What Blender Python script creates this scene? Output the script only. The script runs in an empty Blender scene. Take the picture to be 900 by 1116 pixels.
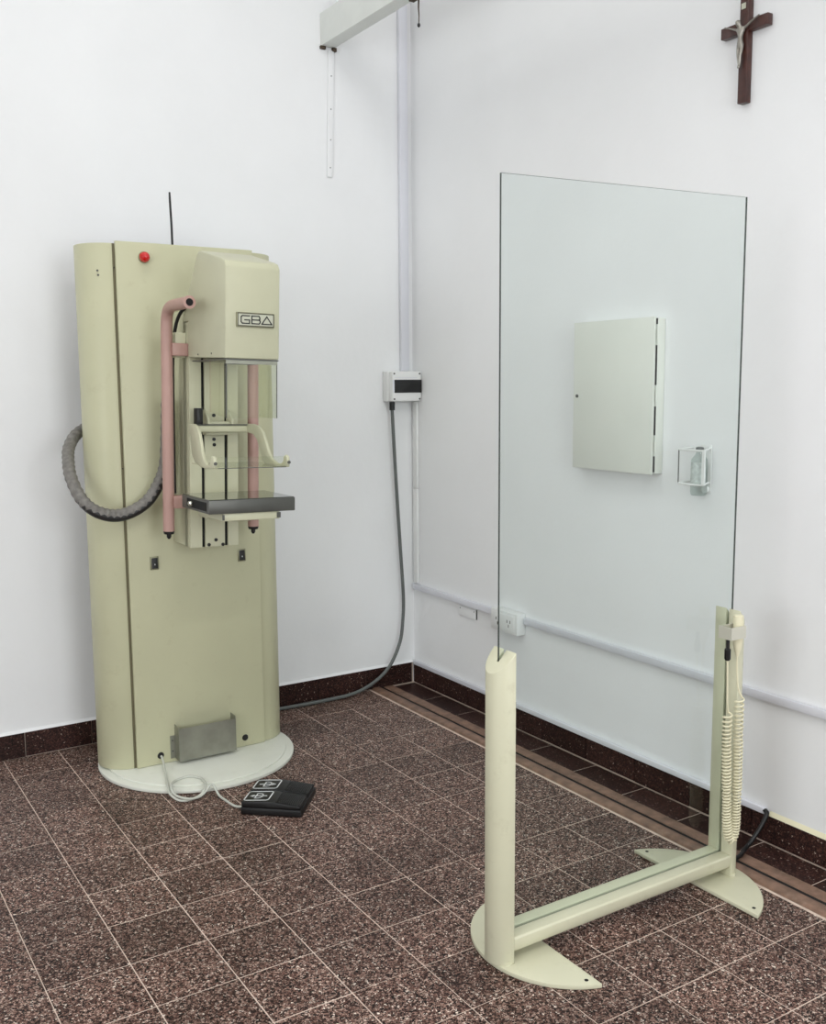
import bpy, bmesh, math, random
from mathutils import Vector, Matrix
random.seed(7)
scene = bpy.context.scene
COL = scene.collection

# ------------------------------------------------------------------ camera
cam_d = bpy.data.cameras.new('camera'); cam = bpy.data.objects.new('camera', cam_d); COL.objects.link(cam)
yaw, pitch, roll = 0.567338, 0.127303, 0.006321
fw = Vector((math.sin(yaw)*math.cos(pitch), math.cos(yaw)*math.cos(pitch), -math.sin(pitch)))
rt = Vector((math.cos(yaw), -math.sin(yaw), 0)); dn = fw.cross(rt)
r2 = rt*math.cos(roll) + dn*math.sin(roll); d2 = -rt*math.sin(roll) + dn*math.cos(roll)
m = Matrix.Identity(4)
for i in range(3):
    m[i][0] = r2[i]; m[i][1] = -d2[i]; m[i][2] = -fw[i]
m.translation = Vector((-2.4952, -3.9120, 1.4081))
cam.matrix_world = m
cam_d.sensor_fit = 'VERTICAL'; cam_d.sensor_height = 36; cam_d.lens = 1088.637*36/1116
cam_d.clip_start = 0.02; cam_d.clip_end = 60
scene.camera = cam

# ------------------------------------------------------------------ light
w = bpy.data.worlds.new('room_world'); scene.world = w; w.use_nodes = True
w.node_tree.nodes['Background'].inputs[0].default_value = (0.9, 0.95, 1, 1)
w.node_tree.nodes['Background'].inputs[1].default_value = 0.05
vs = scene.view_settings
vs.view_transform = 'Standard'; vs.look = 'None'; vs.gamma = 1; vs.use_curve_mapping = False
vs.exposure = -0.82
CEIL = 4.0
# fluorescent fixtures under the ceiling: x, y, watts
LAMPS = [(-1.6, -1.45, 18), (-1.6, -4.3, 46), (-4.0, -1.9, 8), (-4.0, -4.6, 44)]
for lx, ly, lw in LAMPS:
    ld = bpy.data.lights.new('ceiling_light', 'AREA'); ld.shape = 'RECTANGLE'; ld.size = 1.2; ld.size_y = 0.28
    ld.energy = lw; ld.color = (1.0, 1.0, 0.985)
    lo = bpy.data.objects.new('ceiling_light', ld); COL.objects.link(lo); lo.location = (lx, ly, CEIL-0.095)
# soft fill light from two made-up windows out of view: x, y, z of the centre, width, height, turn, watts
FILL_WINDOWS = [(-1.4, -6.14, 1.65, 1.6, 1.9, 0, 95), (-5.34, -3.4, 1.75, 1.6, 1.9, -90, 85)]
for wx, wy, wz, ww, wh, wa, wp in FILL_WINDOWS:
    ld = bpy.data.lights.new('window_daylight', 'AREA'); ld.shape = 'RECTANGLE'; ld.size = ww; ld.size_y = wh
    ld.energy = wp; ld.color = (.97, .99, 1.0)
    lo = bpy.data.objects.new('window_daylight', ld); COL.objects.link(lo); lo.location = (wx, wy, wz); lo.rotation_euler = (math.radians(90), 0, math.radians(wa))

# ------------------------------------------------------------------ helpers
def s2l(c): return tuple(((v/255)/12.92 if v/255 <= .04045 else ((v/255+.055)/1.055)**2.4) for v in c) + (1,)

def base_mat(name):
    mt = bpy.data.materials.new(name); mt.use_nodes = True
    nt = mt.node_tree; return mt, nt, nt.nodes['Principled BSDF']

def link(nt, a, ao, b, bi): nt.links.new(a.outputs[ao], b.inputs[bi])

def paint(name, rgb, rough=.5, metal=0., spec=.5, var=.06, nscale=6, bump=0., bscale=60, dirt=None, dirt_amt=.0, coat=0):
    mt, nt, b = base_mat(name)
    c = s2l(rgb)
    geo = nt.nodes.new('ShaderNodeNewGeometry')
    n = nt.nodes.new('ShaderNodeTexNoise'); n.inputs['Scale'].default_value = nscale; n.inputs['Detail'].default_value = 6
    link(nt, geo, 'Position', n, 'Vector')
    r = nt.nodes.new('ShaderNodeValToRGB')
    r.color_ramp.elements[0].position = .3; r.color_ramp.elements[1].position = .7
    r.color_ramp.elements[0].color = tuple(v*(1-var) for v in c[:3])+(1,)
    r.color_ramp.elements[1].color = tuple(min(1, v*(1+var)) for v in c[:3])+(1,)
    link(nt, n, 'Fac', r, 'Fac')
    out = r
    if dirt:
        n2 = nt.nodes.new('ShaderNodeTexNoise'); n2.inputs['Scale'].default_value = 14; n2.inputs['Detail'].default_value = 8
        n2.inputs['Roughness'].default_value = .7
        link(nt, geo, 'Position', n2, 'Vector')
        r2_ = nt.nodes.new('ShaderNodeValToRGB')
        r2_.color_ramp.elements[0].position = .58; r2_.color_ramp.elements[0].color = (0, 0, 0, 1)
        r2_.color_ramp.elements[1].position = .78; r2_.color_ramp.elements[1].color = (dirt_amt,)*3+(1,)
        link(nt, n2, 'Fac', r2_, 'Fac')
        mx = nt.nodes.new('ShaderNodeMixRGB'); mx.inputs[2].default_value = s2l(dirt)
        link(nt, r2_, 'Color', mx, 0); link(nt, r, 'Color', mx, 1)
        nt.links.new(mx.outputs[0], b.inputs['Base Color'])
    else:
        link(nt, r, 'Color', b, 'Base Color')
    b.inputs['Roughness'].default_value = rough; b.inputs['Metallic'].default_value = metal
    b.inputs['Specular IOR Level'].default_value = spec
    b.inputs['Coat Weight'].default_value = coat
    if bump:
        n3 = nt.nodes.new('ShaderNodeTexNoise'); n3.inputs['Scale'].default_value = bscale; n3.inputs['Detail'].default_value = 5
        link(nt, geo, 'Position', n3, 'Vector')
        bp = nt.nodes.new('ShaderNodeBump'); bp.inputs['Strength'].default_value = bump; bp.inputs['Distance'].default_value = .004
        link(nt, n3, 'Fac', bp, 'Height'); link(nt, bp, 'Normal', b, 'Normal')
    return mt

def terrazzo(name, stops, scale, rough, tint=(.84, 1.16), spec=.4):
    mt, nt, b = base_mat(name)
    geo = nt.nodes.new('ShaderNodeNewGeometry')
    v = nt.nodes.new('ShaderNodeTexVoronoi'); v.inputs['Scale'].default_value = scale; v.inputs['Randomness'].default_value = 1
    nz = nt.nodes.new('ShaderNodeTexNoise'); nz.inputs['Scale'].default_value = scale*.8; nz.inputs['Detail'].default_value = 2
    link(nt, geo, 'Position', nz, 'Vector')
    ad = nt.nodes.new('ShaderNodeMixRGB'); ad.blend_type = 'LINEAR_LIGHT'; ad.inputs[0].default_value = .006
    link(nt, geo, 'Position', ad, 1); nt.links.new(nz.outputs['Color'], ad.inputs[2])
    nt.links.new(ad.outputs[0], v.inputs['Vector'])
    sp = nt.nodes.new('ShaderNodeSeparateColor'); link(nt, v, 'Color', sp, 'Color')
    r = nt.nodes.new('ShaderNodeValToRGB'); r.color_ramp.interpolation = 'CONSTANT'
    cr = r.color_ramp
    while len(cr.elements) < len(stops): cr.elements.new(.5)
    for e, (p, c) in zip(cr.elements, stops): e.position = p; e.color = s2l(c)
    link(nt, sp, 'Red', r, 'Fac')
    # cloudy large-scale variation and one tint for each tile
    big = nt.nodes.new('ShaderNodeTexNoise'); big.inputs['Scale'].default_value = 7; big.inputs['Detail'].default_value = 3
    link(nt, geo, 'Position', big, 'Vector')
    mr = nt.nodes.new('ShaderNodeMapRange'); mr.inputs[1].default_value = .3; mr.inputs[2].default_value = .7
    mr.inputs[3].default_value = .85; mr.inputs[4].default_value = 1.15
    link(nt, big, 'Fac', mr, 0)
    oi = nt.nodes.new('ShaderNodeObjectInfo')
    mo = nt.nodes.new('ShaderNodeMapRange'); mo.inputs[3].default_value = tint[0]; mo.inputs[4].default_value = tint[1]
    link(nt, oi, 'Random', mo, 0)
    mu = nt.nodes.new('ShaderNodeMath'); mu.operation = 'MULTIPLY'
    nt.links.new(mr.outputs[0], mu.inputs[0]); nt.links.new(mo.outputs[0], mu.inputs[1])
    mx = nt.nodes.new('ShaderNodeMixRGB'); mx.blend_type = 'MULTIPLY'; mx.inputs[0].default_value = 1
    link(nt, r, 'Color', mx, 1); nt.links.new(mu.outputs[0], mx.inputs[2])
    nt.links.new(mx.outputs[0], b.inputs['Base Color'])
    b.inputs['Roughness'].default_value = rough; b.inputs['Specular IOR Level'].default_value = spec
    return mt

def clear(name, tint, gloss=.02, rough=.03, ior=1.5, strength=1.0):
    mt = bpy.data.materials.new(name); mt.use_nodes = True; nt = mt.node_tree; nt.nodes.clear()
    o = nt.nodes.new('ShaderNodeOutputMaterial'); t = nt.nodes.new('ShaderNodeBsdfTransparent'); t.inputs[0].default_value = s2l(tint)
    g = nt.nodes.new('ShaderNodeBsdfGlossy'); g.inputs['Roughness'].default_value = rough
    f = nt.nodes.new('ShaderNodeFresnel'); f.inputs['IOR'].default_value = ior
    mu = nt.nodes.new('ShaderNodeMath'); mu.operation = 'MULTIPLY_ADD'; mu.inputs[1].default_value = strength; mu.inputs[2].default_value = gloss
    # reflect on the outer side only: the ray is not bent on its way in
    ge = nt.nodes.new('ShaderNodeNewGeometry'); iv = nt.nodes.new('ShaderNodeMath'); iv.operation = 'SUBTRACT'; iv.inputs[0].default_value = 1
    nt.links.new(ge.outputs['Backfacing'], iv.inputs[1])
    m2 = nt.nodes.new('ShaderNodeMath'); m2.operation = 'MULTIPLY'
    nt.links.new(f.outputs[0], mu.inputs[0]); nt.links.new(mu.outputs[0], m2.inputs[0]); nt.links.new(iv.outputs[0], m2.inputs[1])
    mx = nt.nodes.new('ShaderNodeMixShader')
    nt.links.new(m2.outputs[0], mx.inputs[0]); nt.links.new(t.outputs[0], mx.inputs[1]); nt.links.new(g.outputs[0], mx.inputs[2])
    nt.links.new(mx.outputs[0], o.inputs[0])
    return mt

def emit(name, rgb, s):
    mt, nt, b = base_mat(name)
    b.inputs['Base Color'].default_value = s2l(rgb); b.inputs['Emission Color'].default_value = s2l(rgb); b.inputs['Emission Strength'].default_value = s
    return mt

M = {}
M['wall'] = paint('white_plaster', (238, 239, 240), .85, var=.02, nscale=2.5, bump=.25, bscale=22, spec=.2)
M['ceiling'] = paint('ceiling_paint', (238, 238, 236), .9, var=.02)
M['body'] = paint('cream_enamel', (193, 192, 161), .42, var=.03, nscale=5, spec=.4, dirt=(150, 140, 105), dirt_amt=.25)
M['arm'] = paint('pale_cream_enamel', (200, 199, 172), .4, var=.025, nscale=7, spec=.4)
M['headpaint'] = paint('grey_cream_enamel', (195, 194, 167), .42, var=.03, nscale=7, spec=.35)
M['plate'] = paint('pale_base_enamel', (224, 226, 215), .45, var=.03, nscale=9, dirt=(170, 170, 150), dirt_amt=.25)
M['screen'] = paint('ivory_green_enamel', (208, 206, 180), .4, var=.025, nscale=8, dirt=(140, 130, 95), dirt_amt=.25)
M['pink'] = paint('dusty_pink_enamel', (180, 144, 134), .45, var=.04)
M['steel'] = paint('brushed_steel', (150, 150, 138), .34, metal=.6, var=.25, nscale=9)
M['clip'] = paint('worn_nickel', (206, 204, 190), .35, metal=.3, var=.06)
M['chrome'] = paint('chrome', (215, 215, 212), .15, metal=1, var=.02)
M['darkmetal'] = paint('dark_grey_metal', (92, 92, 88), .4, metal=.5, var=.12)
M['darktop'] = paint('dark_glossy_top', (52, 54, 42), .12, var=.05, spec=.6, coat=.5)
M['black'] = paint('black_plastic', (14, 14, 15), .45, var=.1)
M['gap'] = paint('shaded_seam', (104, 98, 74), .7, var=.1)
M['slot'] = paint('black_slot', (10, 10, 10), .8)
M['red'] = paint('red_lens', (200, 12, 16), .18, var=.02, coat=.6)
M['hose'] = paint('grey_hose', (118, 115, 110), .55, var=.25, nscale=60, bump=.6, bscale=90)
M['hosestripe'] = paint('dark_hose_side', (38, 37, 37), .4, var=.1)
M['white'] = paint('white_plastic', (232, 233, 232), .45, var=.015)
M['conduit'] = paint('pale_lavender_conduit', (221, 222, 229), .5, var=.02)
M['cream'] = paint('aged_ivory_plastic', (226, 220, 190), .5, var=.02)
M['greycable'] = paint('grey_cable', (96, 100, 98), .5, var=.05)
M['whitecable'] = paint('pale_grey_cable', (198, 200, 190), .5, var=.03)
M['ink'] = paint('dark_print', (30, 30, 32), .6)
M['label'] = paint('nameplate', (190, 190, 172), .35, metal=.2, var=.03)
M['labelrim'] = paint('nameplate_rim', (140, 138, 112), .4, metal=.3, var=.05)
M['whiteprint'] = paint('white_print', (225, 228, 228), .5)
M['cabinet'] = paint('cabinet_white', (226, 228, 220), .6, var=.02)
M['wood'] = paint('dark_red_wood', (66, 34, 27), .4, var=.35, nscale=40, coat=.15)
M['silver'] = paint('silver', (150, 146, 138), .35, metal=.8, var=.2, nscale=60)
M['rail'] = paint('rail_white', (226, 229, 224), .6, var=.03, nscale=9, bump=.1)
M['rust'] = paint('rusty_iron', (70, 58, 46), .8, var=.4, nscale=60)
M['grout'] = paint('grout', (214, 196, 182), .9, var=.15, nscale=20)
M['track'] = paint('worn_brown_track', (128, 100, 84), .5, var=.35, nscale=26, dirt=(170, 150, 135), dirt_amt=.5)
M['tile'] = terrazzo('brown_terrazzo', [(0, (8, 6, 6)), (.28, (52, 36, 32)), (.46, (96, 68, 60)), (.68, (140, 112, 101)), (.87, (184, 160, 147)), (.97, (234, 222, 209))], 280, .42, (.80, 1.18), .12)
M['skirt'] = terrazzo('dark_terrazzo', [(0, (26, 17, 17)), (.35, (48, 30, 27)), (.68, (66, 42, 37)), (.90, (88, 62, 55)), (.985, (170, 152, 140))], 300, .35, (.8, 1.25), .25)
M['plexi'] = clear('clear_acrylic', (250, 251, 245), .03)
M['glass'] = clear('lead_glass', (249, 252, 251), .01, .01, 1.52, .8)
M['bottleplastic'] = clear('bottle_plastic', (230, 236, 234), .08, .12)
M['glassedge'] = paint('green_glass_edge', (30, 44, 38), .15, var=.02, spec=.8)
M['daylight'] = emit('added_glow_pane', (235, 243, 250), 1.6)  # glow for the panes of the added fill windows
M['diffuser'] = emit('lamp_diffuser', (255, 252, 244), 3.0)

class B:
    """collects shapes in world coordinates; build() links them as ONE mesh object"""
    def __init__(s): s.v = []; s.f = []; s.mi = []
    def add(s, vs_, fs, mi=0):
        o = len(s.v); s.v += [tuple(p) for p in vs_]; s.f += [tuple(i+o for i in f) for f in fs]; s.mi += [mi]*len(fs); return s
    def box(s, x0, x1, y0, y1, z0, z1, mi=0):
        v_ = [(x, y, z) for x in (x0, x1) for y in (y0, y1) for z in (z0, z1)]
        return s.add(v_, [(0, 1, 3, 2), (4, 6, 7, 5), (0, 4, 5, 1), (2, 3, 7, 6), (0, 2, 6, 4), (1, 5, 7, 3)], mi)
    def prism(s, pts, a, b, axis='z', mi=0):
        """pts: 2-D outline, extruded along axis; z: (x,y), x: (y,z), y: (x,z). a/b may be functions of the point"""
        def P(p, t):
            return {'z': (p[0], p[1], t), 'x': (t, p[0], p[1]), 'y': (p[0], t, p[1])}[axis]
        fa = a if callable(a) else (lambda p: a); fb = b if callable(b) else (lambda p: b)
        n = len(pts)
        v_ = [P(p, fa(p)) for p in pts] + [P(p, fb(p)) for p in pts]
        fs = [tuple(range(n))[::-1], tuple(range(n, 2*n))] + [(i, (i+1) % n, n+(i+1) % n, n+i) for i in range(n)]
        return s.add(v_, fs, mi)
    def tube(s, pts, r, n=12, cap=True, smooth_path=0, mi=0, closed=False):
        pts = [Vector(p) for p in pts]
        if smooth_path: pts = catmull(pts, smooth_path)
        k = len(pts); rs = r if isinstance(r, (list, tuple)) else [r]*k
        if callable(r): rs = [r(i/(k-1)) for i in range(k)]
        t0 = (pts[1]-pts[0]).normalized()
        up = Vector((0, 0, 1)) if abs(t0.z) < .9 else Vector((1, 0, 0))
        nrm = (up - t0*up.dot(t0)).normalized()
        v_ = []
        for i, p in enumerate(pts):
            t = (pts[min(i+1, k-1)]-pts[max(i-1, 0)]).normalized()
            nrm = (nrm - t*nrm.dot(t)).normalized(); bi = t.cross(nrm)
            for j in range(n):
                a = 2*math.pi*j/n
                v_.append(p + (nrm*math.cos(a)+bi*math.sin(a))*rs[i])
        fs = [(i*n+j, i*n+(j+1) % n, (i+1)*n+(j+1) % n, (i+1)*n+j) for i in range(k-1) for j in range(n)]
        if cap: fs += [tuple(range(n))[::-1], tuple(range((k-1)*n, k*n))]
        return s.add(v_, fs, mi)
    def lathe(s, prof, c, n=24, axis='z', mi=0):
        """prof: (radius, height) list around an axis through c"""
        v_ = []
        for r, h in prof:
            for j in range(n):
                a = 2*math.pi*j/n; x, y = r*math.cos(a), r*math.sin(a)
                p = {'z': (x, y, h), 'y': (x, h, y), 'x': (h, x, y)}[axis]
                v_.append((c[0]+p[0], c[1]+p[1], c[2]+p[2]))
        k = len(prof)
        fs = [(i*n+j, i*n+(j+1) % n, (i+1)*n+(j+1) % n, (i+1)*n+j) for i in range(k-1) for j in range(n)]
        fs += [tuple(range(n))[::-1], tuple(range((k-1)*n, k*n))]
        return s.add(v_, fs, mi)
    def xf(s, fn): s.v = [tuple(fn(Vector(p))) for p in s.v]; return s
    def build(s, name, mat, parent=None, bevel=0, seg=2, smooth=35, kind=None, label=None):
        me = bpy.data.meshes.new(name)
        if parent is not None: org = wloc(parent)
        else:
            xs = [p[0] for p in s.v]; ys = [p[1] for p in s.v]; zs = [p[2] for p in s.v]
            org = Vector(((min(xs)+max(xs))/2, (min(ys)+max(ys))/2, min(zs)))
        bm = bmesh.new()
        vv = [bm.verts.new(Vector(p)-org) for p in s.v]
        for f, mi in zip(s.f, s.mi):
            try:
                fc = bm.faces.new([vv[i] for i in f]); fc.material_index = mi
            except ValueError: pass
        bmesh.ops.remove_doubles(bm, verts=bm.verts, dist=1e-6)
        bmesh.ops.recalc_face_normals(bm, faces=bm.faces)
        if bevel:
            es = [e for e in bm.edges if len(e.link_faces) == 2 and e.calc_face_angle(0) > .5]
            bmesh.ops.bevel(bm, geom=es, offset=bevel, segments=seg, profile=.5, affect='EDGES', clamp_overlap=True)
        bm.to_mesh(me); bm.free()
        for mt in (mat if isinstance(mat, (list, tuple)) else [mat]): me.materials.append(M[mt])
        if smooth:
            for p in me.polygons: p.use_smooth = True
            me.set_sharp_from_angle(angle=math.radians(smooth))
        o = bpy.data.objects.new(name, me); COL.objects.link(o)
        if parent is not None: o.parent = parent
        else: o.location = org
        if kind: o['kind'] = kind
        if label: o['label'] = label
        return o

def catmull(pts, k):
    out = []
    n = len(pts)
    for i in range(n-1):
        p0, p1, p2, p3 = pts[max(i-1, 0)], pts[i], pts[i+1], pts[min(i+2, n-1)]
        for j in range(k):
            t = j/k
            out.append(.5*((2*p1)+(p2-p0)*t+(2*p0-5*p1+4*p2-p3)*t*t+(3*p1-p0-3*p2+p3)*t**3))
    out.append(pts[-1]); return out

def wloc(o):
    l = Vector((0, 0, 0))
    while o is not None: l += o.location; o = o.parent
    return l

def tag(o, label, cat, group=None):
    o['label'] = label; o['category'] = cat
    if group: o['group'] = group
    return o

def thing(name, loc, label, cat, group=None):
    o = bpy.data.objects.new(name, None); COL.objects.link(o); o.location = loc; o.empty_display_size = .05
    return tag(o, label, cat, group)

def copy_part(o, parent, delta):
    c = o.copy(); COL.objects.link(c); c.parent = parent; c.location = o.location + Vector(delta); return c

# ------------------------------------------------------------------ the room
RX0, RY0 = -5.4, -6.2
T = .2; GX = -.254       # tile size, right edge of the tiled field
fl = B().box(RX0, 0, RY0, 0, -.12, -.0010).build('floor', 'grout', smooth=0, kind='structure')
fl['label'] = 'brown speckled terrazzo tile floor with pale joints'
def tile_mesh(name, sx, sy, mat, th=.02):
    b = B().box(-sx/2, sx/2, -sy/2, sy/2, -th, 0)
    me = bpy.data.meshes.new(name)
    bm = bmesh.new(); vv = [bm.verts.new(p) for p in b.v]
    for f in b.f: bm.faces.new([vv[i] for i in f])
    bmesh.ops.recalc_face_normals(bm, faces=bm.faces)
    es = [e for e in bm.edges if all(v.co.z > -1e-5 for v in e.verts)]
    bmesh.ops.bevel(bm, geom=es, offset=.0008, segments=1, affect='EDGES')
    bm.to_mesh(me); bm.free(); me.materials.append(M[mat]); return me
TM = tile_mesh('floor_tile', T-.0026, T-.0026, 'tile')
rest = B()
FO = wloc(fl)
for i in range(26):
    for j in range(31):
        cx, cy = GX-T*(i+.5), -T*(j+.5)-.002
        if cy-T/2 < RY0: continue
        # drop the tiles nobody can make out: far outside the view
        near = i < 14 and j < 20
        if near:
            o = bpy.data.objects.new('tile', TM); COL.objects.link(o); o.parent = fl
            o.location = Vector((cx, cy, random.uniform(-.0006, .0006)))-FO
        else:
            rest.box(max(cx-T/2+.0017, RX0), cx+T/2-.0017, cy-T/2+.0017, cy+T/2-.0017, -.02, 0)
rest.build('tile_field', 'tile', fl, smooth=0, kind='stuff')
# strip of dark tiles between the old track and the right wall
SM = tile_mesh('border_tile', .112, .247, 'skirt')
for j in range(24):
    o = bpy.data.objects.new('border_tile', SM); COL.objects.link(o); o.parent = fl
    o.location = Vector((-.012-.058, -.02-.25*(j+.5), .0))-FO

def wall(name, x0, x1, y0, y1, z0, z1, lab):
    o = B().box(x0, x1, y0, y1, z0, z1).build(name, 'wall', smooth=0, kind='structure'); o['label'] = lab; return o
wall('wall_left', RX0-.15, .15, 0, .15, -.12, CEIL+.1, 'white plaster wall behind the machine')
wall('wall_right', 0, .15, RY0, 0, -.12, CEIL+.1, 'white plaster wall with crucifix and cabinet')
wall('wall_near', RX0-.15, .15, RY0-.15, RY0, -.12, CEIL+.1, 'white plaster wall behind the viewer')
wall('wall_far_left', RX0-.15, RX0, RY0, 0, -.12, CEIL+.1, 'white plaster wall at the far left of the room')
cl = B().box(RX0, 0, RY0, 0, CEIL, CEIL+.1).build('ceiling', 'ceiling', smooth=0, kind='structure'); cl['label'] = 'white ceiling'

for k, (wx, wy, wz, ww, wh, wa, wp) in enumerate(FILL_WINDOWS):  # added frames and glowing panes that go with the fill lights
    def wt(p, wx=wx, wy=wy, wa=wa):
        c_, s_ = math.cos(math.radians(wa)), math.sin(math.radians(wa)); return Vector((wx+p.x*c_-p.y*s_, wy+p.x*s_+p.y*c_, p.z))
    wo = B().box(-ww/2-.06, ww/2+.06, -.058, -.03, wz-wh/2-.06, wz-wh/2).box(-ww/2-.06, ww/2+.06, -.058, -.03, wz+wh/2, wz+wh/2+.06)
    wo.box(-ww/2-.06, -ww/2, -.058, -.03, wz-wh/2, wz+wh/2).box(ww/2, ww/2+.06, -.058, -.03, wz-wh/2, wz+wh/2)
    wo = wo.xf(wt).build('window_%d' % (k+1), 'white', smooth=0, kind='structure'); wo['label'] = ['added white fill-light window frame behind the viewer', 'added white fill-light window frame at the far left'][k]
    B().box(-ww/2, ww/2, -.056, -.05, wz-wh/2, wz+wh/2).xf(wt).build('pane', 'daylight', wo, smooth=0)

# old sliding track let into the floor along the right wall
trk = B().box(-.247, -.128, RY0+.01, -.004, -.02, .0005).build('trim_1', 'track', smooth=0, kind='structure')
trk['label'] = 'worn brown metal track let into the floor along the right wall'
B().prism([(-.2425, .0), (-.239, .006), (-.230, .009), (-.206, .009), (-.198, .006), (-.195, .0)], RY0+.02, -.006, 'y').build('rail_ridge', 'track', trk)
B().box(-.1945, -.1785, RY0+.02, -.006, .0002, .0012).build('groove', 'slot', trk, smooth=0)
B().prism([(-.178, .0), (-.176, .004), (-.132, .004), (-.130, .0)], RY0+.02, -.006, 'y').build('rail_lip', 'track', trk)
B().box(-.2535, -.2475, RY0+.02, -.004, -.003, .0010).build('joint_line', 'grout', trk, smooth=0)

# skirting tiles, one by one
bl = B().box(RX0+.002, -.013, -.006, -.0005, .0, .098).build('baseboard_left', 'grout', smooth=0, kind='structure')
bl['label'] = 'dark terrazzo skirting along the left wall'
bw = wloc(bl)
def skirt_mesh(name, sx, sy, sz):
    me = bpy.data.meshes.new(name); bm = bmesh.new()
    b = B().box(-sx/2, sx/2, -sy/2, sy/2, 0, sz)
    vv = [bm.verts.new(p) for p in b.v]
    for f in b.f: bm.faces.new([vv[i] for i in f])
    bmesh.ops.recalc_face_normals(bm, faces=bm.faces)
    bmesh.ops.bevel(bm, geom=[e for e in bm.edges if e.calc_length() > .05], offset=.0015, segments=1, affect='EDGES')
    bm.to_mesh(me); bm.free(); me.materials.append(M['skirt']); return me
SL = skirt_mesh('skirting_tile', .2478, .012, .094)
for k in range(21):
    o = bpy.data.objects.new('skirting_tile', SL); COL.objects.link(o); o.parent = bl
    o.location = Vector((-.02-.2505*(k+.5), -.0068, .003+random.uniform(-.001, .001)))-bw
B().prism([(-.0005, .098), (-.012, .098), (-.0005, .108)], RX0+.002, -.013, 'x').build('plaster_ledge', 'wall', bl, smooth=0)
br = B().box(-.006, -.0005, RY0+.002, -.013, .0, .088).build('baseboard_right', 'grout', smooth=0, kind='structure')
br['label'] = 'dark terrazzo skirting along the right wall'
bw = wloc(br)
SR = skirt_mesh('skirting_tile', .012, .2498, .084)
y = -.0135
B().box(-.0128, -.0008, -.2005, -.0135, .003, .087).build('skirting_tile', 'skirt', br, bevel=.0015, seg=1)
for k in range(23):
    o = bpy.data.objects.new('skirting_tile', SR); COL.objects.link(o); o.parent = br
    o.location = Vector((-.0068, -.203-.2525*(k+.5), .003+random.uniform(-.001, .001)))-bw
B().prism([(-.0005, .088), (-.012, .088), (-.0005, .100)], RY0+.002, -2.03, 'y').build('plaster_ledge', 'cream', br, smooth=0)

# ceiling lamps (above the frame)
for k, (lx, ly, lw) in enumerate(LAMPS):
    lab = ['over the machine', 'over the glass screen', 'at the far left near the machine wall', 'at the far left behind the viewer'][k]
    t = thing('ceiling_lamp', (lx, ly, CEIL), 'white fluorescent ceiling lamp ' + lab, 'lamp', 'fluorescent ceiling lamps')
    B().box(lx-.63, lx+.63, ly-.16, ly+.16, CEIL-.075, CEIL-.001).build('housing', 'white', t, bevel=.006)
    B().box(lx-.6, lx+.6, ly-.14, ly+.14, CEIL-.085, CEIL-.0755).build('diffuser', 'diffuser', t, smooth=0)

# ------------------------------------------------------------------ mammography machine
XC = -1.217
mach = thing('mammography_machine', (XC, -.30, 0), 'cream medical breast X-ray machine with pink handles on a round base plate', 'X-ray machine')
def circ_cut(cx, cy, r, ymax, n=64):
    pts = []
    a0 = math.asin((ymax-cy)/r)
    for i in range(n+1):
        a = math.pi-a0 + (math.pi+2*a0)*i/n
        pts.append((cx+r*math.cos(a), cy+r*math.sin(a)))
    return pts
bp_ = B().prism(circ_cut(XC, -.36, .365, -.05), .001, .014).build('base_plate', 'plate', mach, bevel=.003)
B().prism(circ_cut(XC, -.36, .335, -.06), .0141, .021).build('upper_plate', 'plate', bp_, bevel=.002)
ZT = 1.893
def cover(sgn):
    pts = [(XC+sgn*.2575, -.380), (XC+sgn*.2575, -.4078)] if sgn < 0 else [(XC+sgn*.246, -.408)]
    for i in range(2 if sgn < 0 else 0, 33):
        a = math.pi*i/32
        pts.append((XC+sgn*(.250+(.107 if sgn < 0 else .113)*math.sin(a)), -.300-.109*math.cos(a)))
    pts += [(XC+sgn*.246, -.191)]
    if sgn < 0: pts = pts[::-1]
    return pts
for sgn in (-1, 1):
    c = B().prism(cover(sgn), .0215, ZT).build('side_cover', 'body', mach, bevel=.002, smooth=40)
    if sgn < 0:
        for dx, z in ((-.058, 1.80), (-.056, 1.785)):
            B().lathe([(.0035, 0), (.0035, .003)], (XC-.250+dx, -.3955, z), 10, 'y').build('chip_mark', 'darkmetal', c)
B().box(XC-.245, XC+.245, -.400, -.193, .0215, ZT-.004).build('body_core', 'slot', mach, smooth=0)
pan = B().box(XC-.2515, XC+.2515, -.422, -.4085, .0222, 1.900).build('front_panel', 'body', mach, bevel=.0025)
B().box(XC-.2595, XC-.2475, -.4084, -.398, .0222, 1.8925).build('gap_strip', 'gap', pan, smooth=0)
B().lathe([(.0022, 0), (.0022, .004)], (XC-.256, -.414, 1.12), 8, 'y').build('screw', 'slot', pan)
B().lathe([(.0022, 0), (.0022, .004)], (XC-.256, -.414, 1.81), 8, 'y').build('screw', 'slot', pan)
# red indicator lamp
lamp = B().lathe([(.020, -.4225), (.020, -.427), (.0185, -.430)], (-1.371, 0, 1.850), 28, 'y').build('indicator_lamp', 'labelrim', mach)
B().lathe([(.0185*math.cos(a), -.430-.022*math.sin(a)) for a in [math.pi/2*i/8 for i in range(8)]] + [(.0005, -.452)], (-1.371, 0, 1.850), 28, 'y').build('red_lens', 'red', lamp, label='round red lens')
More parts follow.
